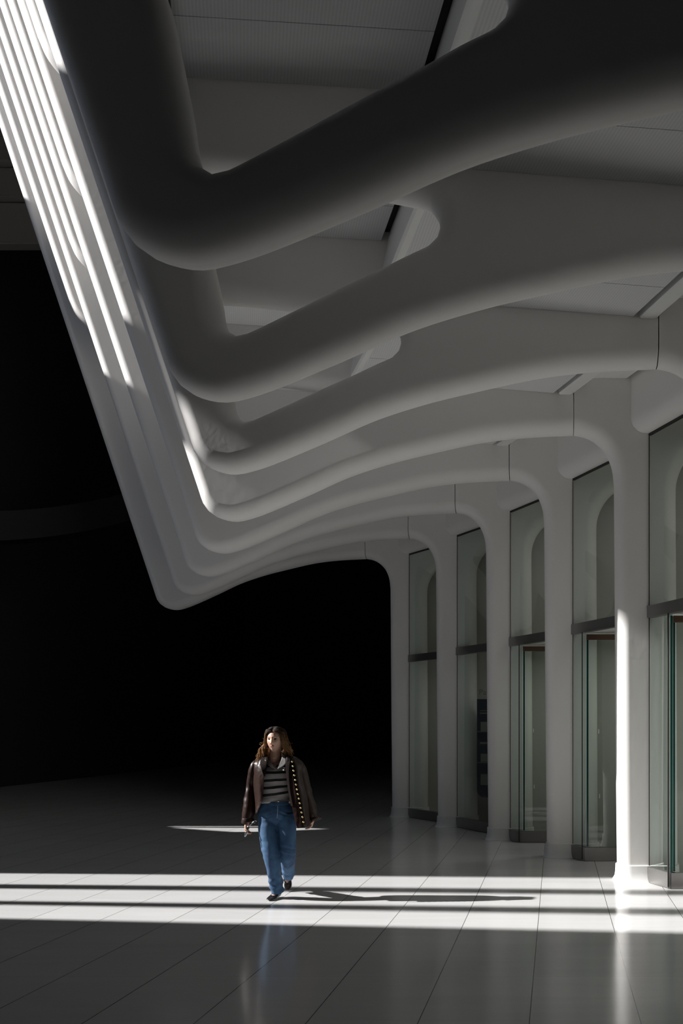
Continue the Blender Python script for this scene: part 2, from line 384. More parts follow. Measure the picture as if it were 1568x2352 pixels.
        if k == 7:
            bm = bmesh.new(); Yh = Yf+(Yn-Yf)*.80; xh = P(4.54, Yh)-.02
            prev = None
            for i in range(13):
                a = -pi/2+pi*i/12; c = (xh-.06*cos(a), Yh, 1.98+.16*sin(a)); cur = [bm.verts.new((c[0]+.007*cos(b), c[1]+.007*sin(b), c[2])) for b in [2*pi*q/6 for q in range(6)]]
                if prev:
                    for q in range(6): bm.faces.new((prev[q], prev[(q+1) % 6], cur[(q+1) % 6], cur[q]))
                prev = cur
            bmobj('door_handle', bm, M['mark'], gl, True)

# ------------------------------------------------------------------ setting: floor, walls, roof
structure(box('floor', -24, 14, -8, 48, -.1, 0, M['floor']))
def E(a, b):                      # floor line through (x1,Y1),(x2,Y2)
    (x1, y1), (x2, y2) = a, b
    return lambda x: y1+(y2-y1)*(x-x1)/(x2-x1)
XW = -15
def W(x0, Y0): return (Y0-SY*(x0-XW), TE*(x0-XW))    # floor point -> point of the sun-facing wall
edges = [E((-6.28, 10.84), (.60, 10.50)), E((-5.86, 10.11), (.555, 9.78)), E((-5.70, 9.83), (.54, 9.48)),
         E((-5.30, 9.15), (.50, 8.80)), E((-5.19, 8.95), (.48, 8.50)), E((-4.82, 8.32), (.44, 7.81))]
holes = []
for a, b in ((0, 1), (2, 3), (4, 5)):
    lo, hi = {0: -6.55, 2: -6.0, 4: -5.5}[a], (5.0 if a == 0 else 3.3)
    holes.append([W(lo, edges[b](lo)), W(lo, edges[a](lo))]+([W(.6, 10.5), (10.08, 12.15), (9.94, 12.2), (9.94, 13.5)] if a == 0 else [W(2.2, edges[a](2.2)), (8.06, 11.7), (8.06, 12.5), (7.8, 12.5)] if a == 4 else [W(hi, edges[a](hi))])+[W(hi, edges[b](hi))])
holes.append([W(-6.2, 15.62), W(-6.2, 15.68), W(-3.9, 15.60), W(-3.6, 15.45), W(-4.4, 15.10), W(-5.0, 15.02)])
holes.append([W(-6.35, 15.80), W(-6.35, 15.88), W(-4.0, 15.88), W(-4.0, 15.80)])
holes.append([(-5.5, 3.0), (-5.5, 4.8), (-2.5, 4.8), (-2.5, 3.0)])  # unseen opening added to lift the brightness of the nearest ribs
holes.append([(9.6, 15.3), (9.6, 23), (18.6, 23), (18.6, 14.9), (16.6, 14.9), (16.4, 12.6), (12.9, 12.6), (12.7, 13.3), (11.0, 13.3), (10.95, 15.3)])
holes.append([W(-14.5, 6.5), W(-4.55, 6.5), W(-8.5, 13.3), W(-14.5, 13.3)])  # unseen low opening added so sunlit floor brightens the middle ribs
outer = [(-8, 0), (48, 0), (48, 26), (-8, 26)]
loops = [[Vector((y, z, 0)) for y, z in lp] for lp in [outer]+holes]
flat = [p for lp in loops for p in lp]
tris = tessellate_polygon(loops)
n = len(flat); vs = [(XW, p.x, p.y) for p in flat]+[(XW-.12, p.x, p.y) for p in flat]
fs = [tuple(t) for t in tris]+[tuple(n+i for i in reversed(t)) for t in tris]; s0 = 0
for lp in loops:
    m_ = len(lp)
    for i in range(m_): j = (i+1) % m_; fs.append((s0+i, s0+j, n+s0+j, n+s0+i))
    s0 += m_
bm = bmesh.new(); bv = [bm.verts.new(p) for p in vs]
for f in fs:
    try: bm.faces.new([bv[i] for i in f])
    except ValueError: pass
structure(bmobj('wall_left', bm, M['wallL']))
vs = [(XW-.06, y, z) for y, z in holes[-1]]
structure(mesh('dimming_pane_1', vs+[(v[0]-.012, v[1], v[2]) for v in vs], [tuple(t) for t in tessellate_polygon([[Vector((v[1], v[2], 0)) for v in vs]])], M['tint']))  # unseen tinted pane added to dim the light through this opening
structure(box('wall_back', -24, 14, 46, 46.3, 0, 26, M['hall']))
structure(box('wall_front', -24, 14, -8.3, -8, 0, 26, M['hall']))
# wall behind the vestibules, following the row of columns
row = [(RIBS[0][1]+9.0, -8)]+[(ribs[k][3](7.3), RIBS[k][0]+.2) for k in range(8)]+[(-1.2, 22), (-1.2, 46)]
bm = bmesh.new(); lo = [bm.verts.new((x, y, 0)) for x, y in row]; hi = [bm.verts.new((x, y, 26)) for x, y in row]
lo2 = [bm.verts.new((x+.2, y, 0)) for x, y in row]; hi2 = [bm.verts.new((x+.2, y, 26)) for x, y in row]
for i in range(len(row)-1):
    for q in ((lo, hi), (lo2, hi2)): bm.faces.new((q[0][i], q[0][i+1], q[1][i+1], q[1][i]))
    bm.faces.new((hi[i], hi[i+1], hi2[i+1], hi2[i]))
structure(bmobj('wall_right', bm, M['inner']))
bm = bmesh.new()
for b_ in ((-24, 14, -8, 48),):
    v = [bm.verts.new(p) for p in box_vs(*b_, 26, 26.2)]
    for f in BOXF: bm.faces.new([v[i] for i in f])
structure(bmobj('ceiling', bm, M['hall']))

# ------------------------------------------------------------------ map board behind the glass
def text_obj(name, body, loc, size, m, parent, rot=(pi/2, 0, 0)):
    cu = bpy.data.curves.new(name, 'FONT'); cu.body = body; cu.size = size; cu.extrude = .002
    t = bpy.data.objects.new(name+'_tmp', cu); C.objects.link(t); bpy.context.view_layer.update()
    me = bpy.data.meshes.new_from_object(t.evaluated_get(bpy.context.evaluated_depsgraph_get()))
    bpy.data.objects.remove(t); me.materials.clear(); me.materials.append(m); me.name = name
    R_ = Matrix.Translation(loc) @ Matrix.Rotation(rot[0], 4, 'X'); me.transform(R_)
    o = bpy.data.objects.new(name, me); C.objects.link(o); o.parent = parent
    o.matrix_parent_inverse = Matrix.Translation(-parent.location); return o
M['navy'] = mat('navy_board', (.028, .034, .055), .4); M['pale'] = mat('pale_board_print', (.20, .20, .18), .6)
bx0, by = -1.275, 15.58
brd = empty('information_board', (bx0+.4, by, 0), 'tall navy information board behind the glass left of the sixth rib column', 'board')
bm = bmesh.new(); out = []
x0, x1, z0, z1, r = bx0, bx0+.85, .50, 2.10, .12
for cx, cz, a0, rr in ((x0+r, z0+r, pi, r), (x1-r, z0+r, 1.5*pi, r), (x1-.01, z1-.01, 0, .01), (x0+.01, z1-.01, .5*pi, .01)):
    for i in range(7): a = a0+pi/2*i/6; out.append((cx+rr*cos(a), cz+rr*sin(a)))
f0 = [bm.verts.new((x, by, z)) for x, z in out]; f1 = [bm.verts.new((x, by+.05, z)) for x, z in out]
bm.faces.new(f0); bm.faces.new(f1[::-1])
for i in range(len(out)): j = (i+1) % len(out); bm.faces.new((f0[i], f0[j], f1[j], f1[i]))
bmobj('board_panel', bm, M['navy'], brd)
for (a, b, z_, h) in ((.0, .85, 1.565, .012), (.0, .85, 1.06, .012), (.05, .8, 1.86, .02), (.05, .8, 1.905, .012), (.05, .8, 1.37, .03), (.06, .7, 1.58, .15), (.06, .3, 1.08, .13), (.06, .7, .70, .18)):
    box('board_print', bx0+a, bx0+b, by-.004, by, z_, z_+h, M['pale'], brd)
for dx in (.2, .6): box('board_leg', bx0+dx, bx0+dx+.05, by+.005, by+.045, 0, .52, M['black'], brd)
text_obj('board_lettering', 'Path', (bx0+.03, by, 2.17), .13, M['pale'], brd)

# ------------------------------------------------------------------ far end of the hall
M['far'] = mat('far_balcony_shade_tone', (.014, .014, .014), .6)  # near-black colour carries the dimness of the far end
bm = bmesh.new(); rows = []
for i in range(41):
    t = i/40; x = -14.7+8*t; y = 24+1.2*sin(t*pi); z = 6.3+2.6*t**1.5
    rows.append([bm.verts.new((x, y, z)), bm.verts.new((x, y, z+.75)), bm.verts.new((x, y+.5, z+.75)), bm.verts.new((x, y+.5, z))])
for a, b in zip(rows[:-1], rows[1:]):
    for i in range(4): j = (i+1) % 4; bm.faces.new((a[i], b[i], b[j], a[j]))
bm.faces.new(rows[0]); bm.faces.new(rows[-1][::-1])
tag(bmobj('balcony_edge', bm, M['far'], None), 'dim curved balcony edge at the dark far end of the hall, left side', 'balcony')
M['beam'] = mat('far_beam_paint', (.60, .57, .53), .6)
fb = empty('far_gallery', (-14, 24, 13.3), 'pale gallery underside glimpsed at the left picture edge beyond the farthest rib', 'gallery')
for z0, z1, y, nm in ((13.9, 14.95, 24.3, 'fascia'), (14.98, 15.72, 24.1, 'fascia'), (15.75, 16.38, 23.9, 'fascia'), (16.41, 17.6, 23.7, 'fascia')):
    box(nm, -14.95, -12.6, y, y+.4, z0, z1, M['beam'], fb, .04)

# ------------------------------------------------------------------ the walking woman
PX, PY = -2.69, 9.24
def Q(cx, cy, dy=0.0):
    """point of the figure: a place in the tall close-up of the photograph plus a depth offset, in local metres"""
    px, py = 520+cx/5.11, 1640+cy/5.11; Z = PY+dy
    return Vector(((px-1275)*Z/F-PX, dy, 1.68-(py-1665)*Z/F))
person = empty('person', (PX, PY, 0), 'woman in brown leather jacket, striped shirt and blue jeans walking through the sunlight', 'person')
M['skin'] = mat('skin', (.56, .34, .25), .45, spec=.4, Subsurface_Weight=.08)
M['lips'] = mat('lips', (.30, .10, .09), .35); M['eyewhite'] = mat('eye', (.22, .20, .19), .2); M['iris'] = mat('iris', (.02, .012, .008), .1)
M['brow'] = mat('eyebrow', (.022, .013, .009), .7)
M['leather'] = mat('brown_leather', (.021, .0095, .0065), .36, spec=.32, bump=.0015, bscale=30)
M['leather_dark'] = mat('dark_corduroy_lining', (.012, .008, .007), .9, spec=.1)
M['gold'] = mat('gold_stud', (.83, .62, .28), .22, metal=1)
M['shoe'] = mat('black_leather_shoe', (.012, .009, .010), .25)
M['silver'] = mat('silver_metal', (.6, .6, .6), .2, metal=1); M['lens'] = mat('grey_lens', (.25, .25, .26), .08, metal=.6)

def denim():
    m = mat('blue_denim', (.03, .10, .24), .8, bump=.0012, bscale=500); nt = m.node_tree; b = nt.nodes['Principled BSDF']
    tc = nt.nodes.new('ShaderNodeTexCoord'); n1 = nt.nodes.new('ShaderNodeTexNoise'); n1.inputs['Scale'].default_value = 9; n1.inputs['Detail'].default_value = 5
    mp = nt.nodes.new('ShaderNodeMapping'); mp.inputs['Scale'].default_value = (1, 1, .35)
    cr = nt.nodes.new('ShaderNodeValToRGB'); cr.color_ramp.elements[0].color = (.012, .042, .105, 1); cr.color_ramp.elements[0].position = .3
    cr.color_ramp.elements[1].color = (.050, .135, .26, 1); cr.color_ramp.elements[1].position = .72
    nt.links.new(tc.outputs['Object'], mp.inputs[0]); nt.links.new(mp.outputs[0], n1.inputs['Vector']); nt.links.new(n1.outputs['Fac'], cr.inputs[0]); nt.links.new(cr.outputs[0], b.inputs['Base Color']); return m
M['denim'] = denim(); M['denim_hem'] = mat('frayed_hem', (.35, .42, .50), .9)
STR = [1.286, 1.2265, 1.1536, 1.085, 1.020]
def striped():
    m = mat('striped_knit', (.34, .32, .32), .9, bump=.001, bscale=300); nt = m.node_tree; b = nt.nodes['Principled BSDF']; L = nt.links.new
    tc = nt.nodes.new('ShaderNodeTexCoord'); sp = nt.nodes.new('ShaderNodeSeparateXYZ'); L(tc.outputs['Object'], sp.inputs[0])
    ns = nt.nodes.new('ShaderNodeTexNoise'); ns.inputs['Scale'].default_value = 5; L(tc.outputs['Object'], ns.inputs['Vector'])
    def mth(op, a, c=None):
        n = nt.nodes.new('ShaderNodeMath'); n.operation = op
        for i, v in enumerate((a, c)):
            if v is None: continue
            if isinstance(v, (int, float)): n.inputs[i].default_value = v
            else: L(v, n.inputs[i])
        return n.outputs[0]
    # stripes sag to the left low down, as the knit hangs
    sag = mth('MULTIPLY', mth('MULTIPLY', sp.outputs['X'], mth('SUBTRACT', 1.25, sp.outputs['Z'])), .55)
    z = mth('ADD', mth('SUBTRACT', sp.outputs['Z'], sag), mth('MULTIPLY', mth('SUBTRACT', ns.outputs['Fac'], .5), .02))
    acc = None
    for s_ in STR:
        d = mth('LESS_THAN', mth('ABSOLUTE', mth('SUBTRACT', z, s_)), .0125); acc = d if acc is None else mth('MAXIMUM', acc, d)
    mx = nt.nodes.new('ShaderNodeMix'); mx.data_type = 'RGBA'; mx.inputs[6].default_value = (.36, .34, .335, 1); mx.inputs[7].default_value = (.010, .010, .012, 1)
    L(acc, mx.inputs[0]); L(mx.outputs[2], b.inputs['Base Color']); return m
M['stripe'] = striped(); M['knit'] = mat('grey_knit_collar', (.27, .26, .255), .9)
def hair_mat():
    m = mat('highlighted_sunlit_hair', (.03, .015, .01), .6, spec=.1); nt = m.node_tree; b = nt.nodes['Principled BSDF']; L = nt.links.new
    tc = nt.nodes.new('ShaderNodeTexCoord'); sp = nt.nodes.new('ShaderNodeSeparateXYZ'); L(tc.outputs['Object'], sp.inputs[0])
    mr = nt.nodes.new('ShaderNodeMapRange'); mr.inputs[1].default_value = 1.66; mr.inputs[2].default_value = 1.36; L(sp.outputs['Z'], mr.inputs[0])
    ns = nt.nodes.new('ShaderNodeTexNoise'); ns.inputs['Scale'].default_value = 60; L(tc.outputs['Object'], ns.inputs['Vector'])
    ad = nt.nodes.new('ShaderNodeMath'); ad.operation = 'MULTIPLY_ADD'; L(ns.outputs['Fac'], ad.inputs[0]); ad.inputs[1].default_value = .5; L(mr.outputs[0], ad.inputs[2])
    cr = nt.nodes.new('ShaderNodeValToRGB'); cr.color_ramp.elements[0].position = .35; cr.color_ramp.elements[0].color = (.014, .008, .006, 1)
    cr.color_ramp.elements[1].position = 1.2 if False else 1.0; cr.color_ramp.elements[1].color = (.27, .145, .062, 1)  # ends lighter: highlighted hair, with sunlight put into the colour too
    L(ad.outputs[0], cr.inputs[0]); L(cr.outputs[0], b.inputs['Base Color']); return m
M['hair'] = hair_mat()

def loftbm(bm, rings, cap=True):
    V = [[bm.verts.new(p) for p in R_] for R_ in rings]; n = len(V[0])
    for a, b in zip(V[:-1], V[1:]):
        for i in range(n): bm.faces.new((a[i], a[(i+1) % n], b[(i+1) % n], b[i]))
    if cap: bm.faces.new(V[0][::-1]); bm.faces.new(V[-1])
    return V
def tube_rings(pts, radii, n=16, ref=Vector((0, 1, 0)), sq=1.0):
    """rings across a path; radii = [(side, depth)], smoothed along the path"""
    P_ = [Vector(p) for p in pts]; out = []
    for i, p in enumerate(P_):
        t = (P_[min(i+1, len(P_)-1)]-P_[max(i-1, 0)]).normalized(); s_ = t.cross(ref).normalized(); d = s_.cross(t).normalized()
        a, b = radii[i]; out.append([p+s_*a*cos(2*pi*q/n)+d*b*sin(2*pi*q/n) for q in range(n)])
    return out
def dense(pts, radii, step=.02):
    """catmull through position and radii together"""
    P_ = [(*p, *r) for p, r in zip(pts, radii)]; out = []; R2 = []
    for i in range(len(P_)-1):
        p0 = P_[max(i-1, 0)]; p1, p2 = P_[i], P_[i+1]; p3 = P_[min(i+2, len(P_)-1)]
        n = max(2, int(math.dist(p1[:3], p2[:3])/step))
        for k_ in range(n+(i == len(P_)-2)):
            t = k_/n; v = [.5*(2*b+(c-a)*t+(2*a-5*b+4*c-d)*t*t+(3*b-a-3*c+d)*t**3) for a, b, c, d in zip(p0, p1, p2, p3)]
            out.append(Vector(v[:3])); R2.append((max(v[3], .001), max(v[4], .001)))
    return out, R2
def pobj(name, bm, m, parent=person, smooth=True):
    bmesh.ops.recalc_face_normals(bm, faces=bm.faces)
    me = bpy.data.meshes.new(name); bm.to_mesh(me); bm.free(); me.materials.append(m)
    if smooth: me.polygons.foreach_set('use_smooth', [True]*len(me.polygons))
    o = bpy.data.objects.new(name, me); C.objects.link(o); o.parent = parent; return o
def bake(o, mods):
    for kind, kw in mods:
        md = o.modifiers.new(kind, kind)
        for a, v in kw.items(): setattr(md, a, v)
    bpy.context.view_layer.update(); dg = bpy.context.evaluated_depsgraph_get()
    me = bpy.data.meshes.new_from_object(o.evaluated_get(dg)); me.polygons.foreach_set('use_smooth', [True]*len(me.polygons))
    o.modifiers.clear(); o.data = me; return o
def wrinkle(o, fn):
    me = o.data; me.update(); ns = [v.normal.copy() for v in me.vertices]
    for v, n_ in zip(me.vertices, ns): v.co += n_*fn(v.co)
    me.update()

# ---- body: one continuous surface
HC = Q(572, 303, -.02); HC.z = 1.537; YAW = radians(-4)
def head_bm(bm):
    U, Vn = 72, 54; rings = []
    for j in range(1, Vn):
        th = pi*j/Vn; row = []
        for i in range(U):
            ph = 2*pi*i/U; x, y, z = sin(th)*sin(ph), -sin(th)*cos(ph), cos(th)      # ph=0 faces the viewer
            px, py_, pz = .074*x, .094*y, .122*z
            if z < 0: px *= 1-.34*(-z)**1.7; py_ *= 1-.16*(-z)**2
            if y > 0 and z < -.2: py_ *= 1-.35*min(1, (-z-.2)/.6)
            if y < 0:
                f = 1.0; g = lambda a, b, s_: exp(-((a-b)/s_)**2)
                py_ += .006*f*g(pz, .0, .06)*(abs(px) < .08)*0
                ridge = g(px, 0, .0085+.005*max(0, min(1, (.01-pz)/.04)))
                py_ -= ridge*(.004+.016*max(0, min(1, (.018-pz)/.045)))*(1 if pz > -.032 else exp(-((pz+.032)/.007)**2))*(pz < .03)
                py_ -= .006*g(px, .012, .007)*g(pz, -.031, .008)+.006*g(px, -.012, .007)*g(pz, -.031, .008)
                for s_ in (-1, 1):
                    py_ += .011*g(px, s_*.030, .017)*g(pz, .008, .013)
                    py_ -= .004*g(px, s_*.030, .022)*g(pz, .030, .009)
                    py_ -= .004*g(px, s_*.040, .018)*g(pz, -.022, .018)
                py_ -= .006*g(px, 0, .021)*g(pz, -.055, .011)
                py_ += .003*g(px, 0, .024)*g(pz, -.0565, .003)
                py_ -= .007*g(px, 0, .020)*g(pz, -.093, .017)
                py_ += .003*g(px, 0, .02)*g(pz, -.073, .006)
            row.append((px, py_, pz))
        rings.append(row)
    Rm = Matrix.Translation(HC) @ Matrix.Rotation(YAW, 4, 'Z')
    loftbm(bm, [[Rm @ Vector(p) for p in r_] for r_ in rings])
def limb(bm, pts, rad, n=16, ref=Vector((0, 1, 0))):
    rad = [r if isinstance(r, tuple) else (r, r) for r in rad]
    p, r = dense(pts, rad, .015); loftbm(bm, tube_rings(p, r, n, ref))
def hand(bm, wrist, direction, palmn, side, curl, size=1.0):
    """palm and five fingers. direction: wrist -> knuckles, palmn: palm normal, side: +1 thumb on the right of the palm"""
    d = direction.normalized(); nrm = (palmn-palmn.dot(d)*d).normalized(); s_ = d.cross(nrm).normalized()
    L = .085*size; pts = [wrist-d*.03, wrist, wrist+d*.03, wrist+d*L*.8, wrist+d*L]
    limb(bm, pts, [(.021, .018), (.022, .017), (.032, .014), (.036, .012), (.033, .010)], 14, nrm)
    for i, (off, ln, r) in enumerate(((-.026, .058, .0068), (-.009, .072, .0074), (.009, .078, .0076), (.026, .070, .0074))):
        b = wrist+d*L*.9+s_*off*side*-1 if False else wrist+d*L*.88+s_*off
        c = curl[i]; p = [b-d*.012, b]; dirv = d.copy()
        for seg, k_ in ((.44, .6), (.32, 1.0), (.24, .8)):
            ang = c*k_; dirv = (dirv*cos(ang)+nrm*sin(ang)).normalized(); p.append(p[-1]+dirv*ln*seg*size)
        limb(bm, p, [r*1.05, r*1.08, r, r*.92, r*.72], 10, s_)
    b = wrist+d*.022+s_*.026*side; dt = (d*.75+s_*side*.75+nrm*.35).normalized(); p = [b-dt*.012, b, b+dt*.030, b+dt*.030+(d*.9+s_*side*.25+nrm*.45).normalized()*.026, b+dt*.030+(d*.9+s_*side*.2+nrm*.6).normalized()*.047]
    limb(bm, p, [.011, .0115, .0092, .0085, .0062], 10, nrm)

bm = bmesh.new(); head_bm(bm)
neck0 = Q(568, 575, .03)
limb(bm, [HC+Vector((.006, .025, -.06)), Q(565, 470, .01), neck0, Q(570, 640, .03)], [.054, .052, .058, .075])
limb(bm, [Q(570, 560, .04), Q(572, 620, .04), Q(575, 720, .02), Q(580, 880, .01), Q(588, 1000, .01), Q(590, 1120, .02), Q(592, 1220, .03)],
     [(.08, .05), (.145, .07), (.140, .09), (.118, .085), (.125, .09), (.155, .105), (.14, .09)], 24)
# left arm of the picture
la = [Q(385, 610, .03), Q(325, 700, .03), Q(293, 860, .04), Q(272, 1060, .0), Q(250, 1230, -.03)]
limb(bm, la, [.045, .036, .036, .034, .026])
hand(bm, Q(246, 1268, -.04), Vector((-.08, -.12, -1)), Vector((1, -.2, 0)), 1, (1.0, 1.0, .95, .75), .92)
ra_ = [Q(790, 600, .03), Q(870, 700, .03), Q(928, 860, .05), Q(980, 1060, .07), Q(1012, 1200, .085)]
limb(bm, ra_, [.045, .038, .036, .034, .026])
hand(bm, Q(1018, 1232, .09), Vector((-.25, -.15, -1)), Vector((-1, -.3, 0)), -1, (.7, .75, .8, .7), .9)
# legs (inside the jeans) and feet
limb(bm, [Q(510, 1200, .02), Q(500, 1400, -.02), Q(535, 1640, -.05), Q(572, 1850, .0), Q(603, 2090, .06)], [.068, .064, .052, .042, .030])
limb(bm, [Q(680, 1200, .02), Q(712, 1400, .0), Q(722, 1630, .02), Q(722, 1780, .22), Q(724, 1860, .42)], [.068, .064, .052, .042, .030])
def foot(bm, heel, toe, up, w=.040, grow=0.0, hgt=.0):
    d = (toe-heel); L = d.length; d.normalize(); s_ = d.cross(up).normalized(); rr = []
    for t, hw, h0, h1 in ((-.02, .012, .012, .030), (.05, .026, .003, .048), (.25, .030, .002, .060), (.5, .034, .004, .046), (.72, .041, .002, .028), (.88, .034, .003, .021), (.97, .020, .006, .016), (1.01, .008, .008, .012)):
        c = heel+d*L*t; hw += grow; a0, a1 = h0-grow+hgt, h1+grow*.6; rr.append([c+s_*hw*cos(2*pi*q/14)+up*((a0+a1)/2+(a1-a0)/2*sin(2*pi*q/14)) for q in range(14)])
    loftbm(bm, rr)
LF = (Vector((-.006, .11, .006)), Vector((-.036, -.118, .004)), Vector((0, 0, 1)))
tD = Q(716, 2080, .40); tD.z = .012; hD = Q(722, 1905, .585); hD.z = .150; dD = (tD-hD).normalized(); upD = (Vector((0, -.6, .8))-Vector((0, -.6, .8)).dot(dD)*dD).normalized()
RF = (hD, tD, upD)
foot(bm, *LF); foot(bm, *RF)
limb(bm, [Q(603, 2060, .05), Vector((-.008, .08, .06))], [.032, .034]); limb(bm, [Q(724, 1850, .40), hD+upD*.045+dD*.03], [.032, .034])
body = pobj('body', bm, M['skin'])
bake(body, [('REMESH', dict(mode='VOXEL', voxel_size=.0036)), ('SMOOTH', dict(factor=.4, iterations=2))])
body.data.materials.clear(); body.data.materials.append(M['skin'])

Rh = Matrix.Translation(HC) @ Matrix.Rotation(YAW, 4, 'Z')
def ell(bm, c, r, seg=14, rot=Matrix()):
    M_ = Rh @ Matrix.Translation(c) @ rot @ Matrix.Diagonal((*r, 1)); bmesh.ops.create_uvsphere(bm, u_segments=seg, v_segments=seg//2+3, radius=1, matrix=M_)
for s_ in (-1, 1):
    bm = bmesh.new(); ell(bm, (s_*.030, -.0735, .006), (.0125, .010, .0062)); e = pobj('eye', bm, M['eyewhite'])
    bm = bmesh.new(); ell(bm, (s_*.030-.002, -.0830, .0062), (.0072, .0022, .0060)); pobj('iris', bm, M['iris'], e)
    bm = bmesh.new(); rr = []
    for i in range(9):
        t = i/8; x = s_*(.014+.034*t); z = .024+.007*sin(t*pi*.75)-.002*t; y = -.0865+.017*t*t; rr.append([Rh @ Vector((x, y+.002*cos(a), z+.0042*(1-.5*t)*sin(a))) for a in [2*pi*q/6 for q in range(6)]])
    loftbm(bm, rr); pobj('eyebrow', bm, M['brow'])
    bm = bmesh.new(); ell(bm, (s_*.030, -.0785, .0118), (.0145, .0065, .0022)); pobj('eyelashes', bm, M['brow'])
    bm = bmesh.new(); ell(bm, (s_*.0735, .012, .0), (.006, .014, .026), rot=Matrix.Rotation(.15*s_, 4, 'Z')); pobj('ear', bm, M['skin'])
    bm = bmesh.new(); ell(bm, (s_*.077, .004, -.040), (.0055, .0055, .011)); pobj('earring', bm, M['silver'])
bm = bmesh.new()
for dz, h in ((-.0525, .0042), (-.0595, .0050)):
    rr = []
    for i in range(11):
        t = i/10*2-1; x = .0215*t; y = -.0868+.012*t*t-(.0015 if dz < -.055 else 0); k_ = sqrt(max(0, 1-t*t))+.08
        z = dz+.0022*t*t+(.0012*(1-abs(t)) if dz > -.055 else 0); rr.append([Rh @ Vector((x, y+.0035*k_*cos(a), z+h*k_*.8*sin(a))) for a in [2*pi*q/8 for q in range(8)]])
    loftbm(bm, rr)
pobj('lips', bm, M['lips'])

# ---- hair: scalp shell plus long wavy locks falling from a middle part
rnd = random.Random(7); bm = bmesh.new()
U, Vn = 48, 26; rings = []
for j in range(1, Vn):
    th = pi*.56*j/Vn; row = []
    for i in range(U):
        ph = 2*pi*i/U; x, y, z = sin(th)*sin(ph), -sin(th)*cos(ph), cos(th)
        face = exp(-(ph if ph < pi else 2*pi-ph)**2/.55)                         # pulled back over the face
        px, py_, pz = .078*x, .103*y, .127*z
        lim = .083 - .02*abs(x)
        if y < 0 and pz < lim: py_ = py_*(1-face)+face*(-.02); px *= 1-.25*face
        row.append(Rh @ Vector((px, py_+.004, pz+.004)))
    rings.append(row)
loftbm(bm, rings)
def lock(pts, r0, seed, amp):
    P_ = [Vector(p) for p in pts]; rad = [(r0*f, r0*f*.55) for f in ([.6]+[1]*(len(P_)-3)+[.75, .08])]
    p, r = dense(P_, rad, .018); n = len(p); fr, ph = rnd.uniform(5, 8), rnd.uniform(0, 6.28)
    for i in range(n):
        t = i/n; p[i] = p[i]+Vector((cos(ph+fr*t*2.2), sin(ph+fr*t*2.2), 0))*amp*t**1.3
    loftbm(bm, tube_rings(p, r, 7, Vector((0, 1, .01))))
for i in range(640):
    s_ = -1 if i % 2 else 1
    a = rnd.uniform(-.10, 1)          # 0 front .. 1 back
    y0 = -.080+.15*max(a, 0); top = Vector((s_*rnd.uniform(.002, .016), y0, .124*sqrt(max(0, 1-(y0/.103)**2))+.003))
    mid = Vector((s_*(.077+rnd.uniform(-.006, .008)), -.045+.11*a+rnd.uniform(-.01, .01), .055+rnd.uniform(-.02, .02)))
    low = Vector((s_*(.092+rnd.uniform(-.012, .016)), -.020+.09*a+rnd.uniform(-.02, .02), -.045+rnd.uniform(-.02, .02)))
    if a < .15: mid.y = -.052+rnd.uniform(-.008, .008); mid.x = s_*rnd.uniform(.072, .082); low.x = s_*rnd.uniform(.082, .100); low.y = -.03
    if s_ < 0: end = Vector((-.135+rnd.uniform(-.045, .045), -.035+.10*a+rnd.uniform(-.02, .02), -.185+rnd.uniform(-.055, .035))); e2 = low.lerp(end, .5)+Vector((-.012, 0, .004))
    else: end = Vector((.115+rnd.uniform(-.040, .045), -.005+.09*a, -.135+rnd.uniform(-.045, .035))); e2 = low.lerp(end, .5)+Vector((.012, 0, 0))
    if a > .6: f = (a-.6)/.4; end.x *= 1-.7*f; low.x *= 1-.4*f; low.y = .09; end.y = .10; mid.y = .08; mid.x *= 1-.3*f; e2 = low.lerp(end, .5)
    q1 = top.lerp(mid, .5)+Vector((s_*.006, -.006 if a < .3 else 0, .014))
    lock([Rh @ v for v in (top, q1, mid, low, e2, end)], rnd.uniform(.0022, .0048), i, rnd.uniform(.004, .015))
for i in range(26):
    s_ = -1 if i % 3 else 1; b = Rh @ Vector((s_*rnd.uniform(.08, .11), rnd.uniform(-.03, .05), rnd.uniform(-.1, .04)))
    lock([b, b+Vector((s_*.02, 0, -.02)), b+Vector((s_*rnd.uniform(.03, .06), 0, rnd.uniform(-.06, .01)))], .0012, i, .004)
pobj('hair', bm, M['hair'])

# ---- shirt
def fold(v, s1=7.0, s2=18.0, a1=.010, a2=.004, st=(1, 1, 1)):
    p = Vector((v.x*st[0], v.y*st[1], v.z*st[2])); return a1*noise.noise(p*s1)+a2*noise.noise(p*s2+Vector((3, 1, 7)))
def ringx(c, a, b, n=40, flat=0):
    out = []
    for q in range(n):
        t = 2*pi*q/n; ct, s_ = cos(t), sin(t); k_ = 2.4; x = a*abs(ct)**(2/k_)*(1 if ct > 0 else -1); y = b*abs(s_)**(2/k_)*(1 if s_ > 0 else -1); out.append(c+Vector((x, y, 0)))
    return out
sp_, sr_ = dense([Q(572, 560, .035), Q(574, 610, .03), Q(577, 700, .01), Q(580, 850, .0), Q(583, 950, .0), Q(587, 1020, .0), Q(588, 1036, .005)],
                 [(.085, .065), (.155, .088), (.158, .108), (.138, .104), (.134, .106), (.140, .112), (.136, .108)], .005)
bm = bmesh.new(); R_ = [ringx(p, a, b, 160) for p, (a, b) in zip(sp_, sr_)]
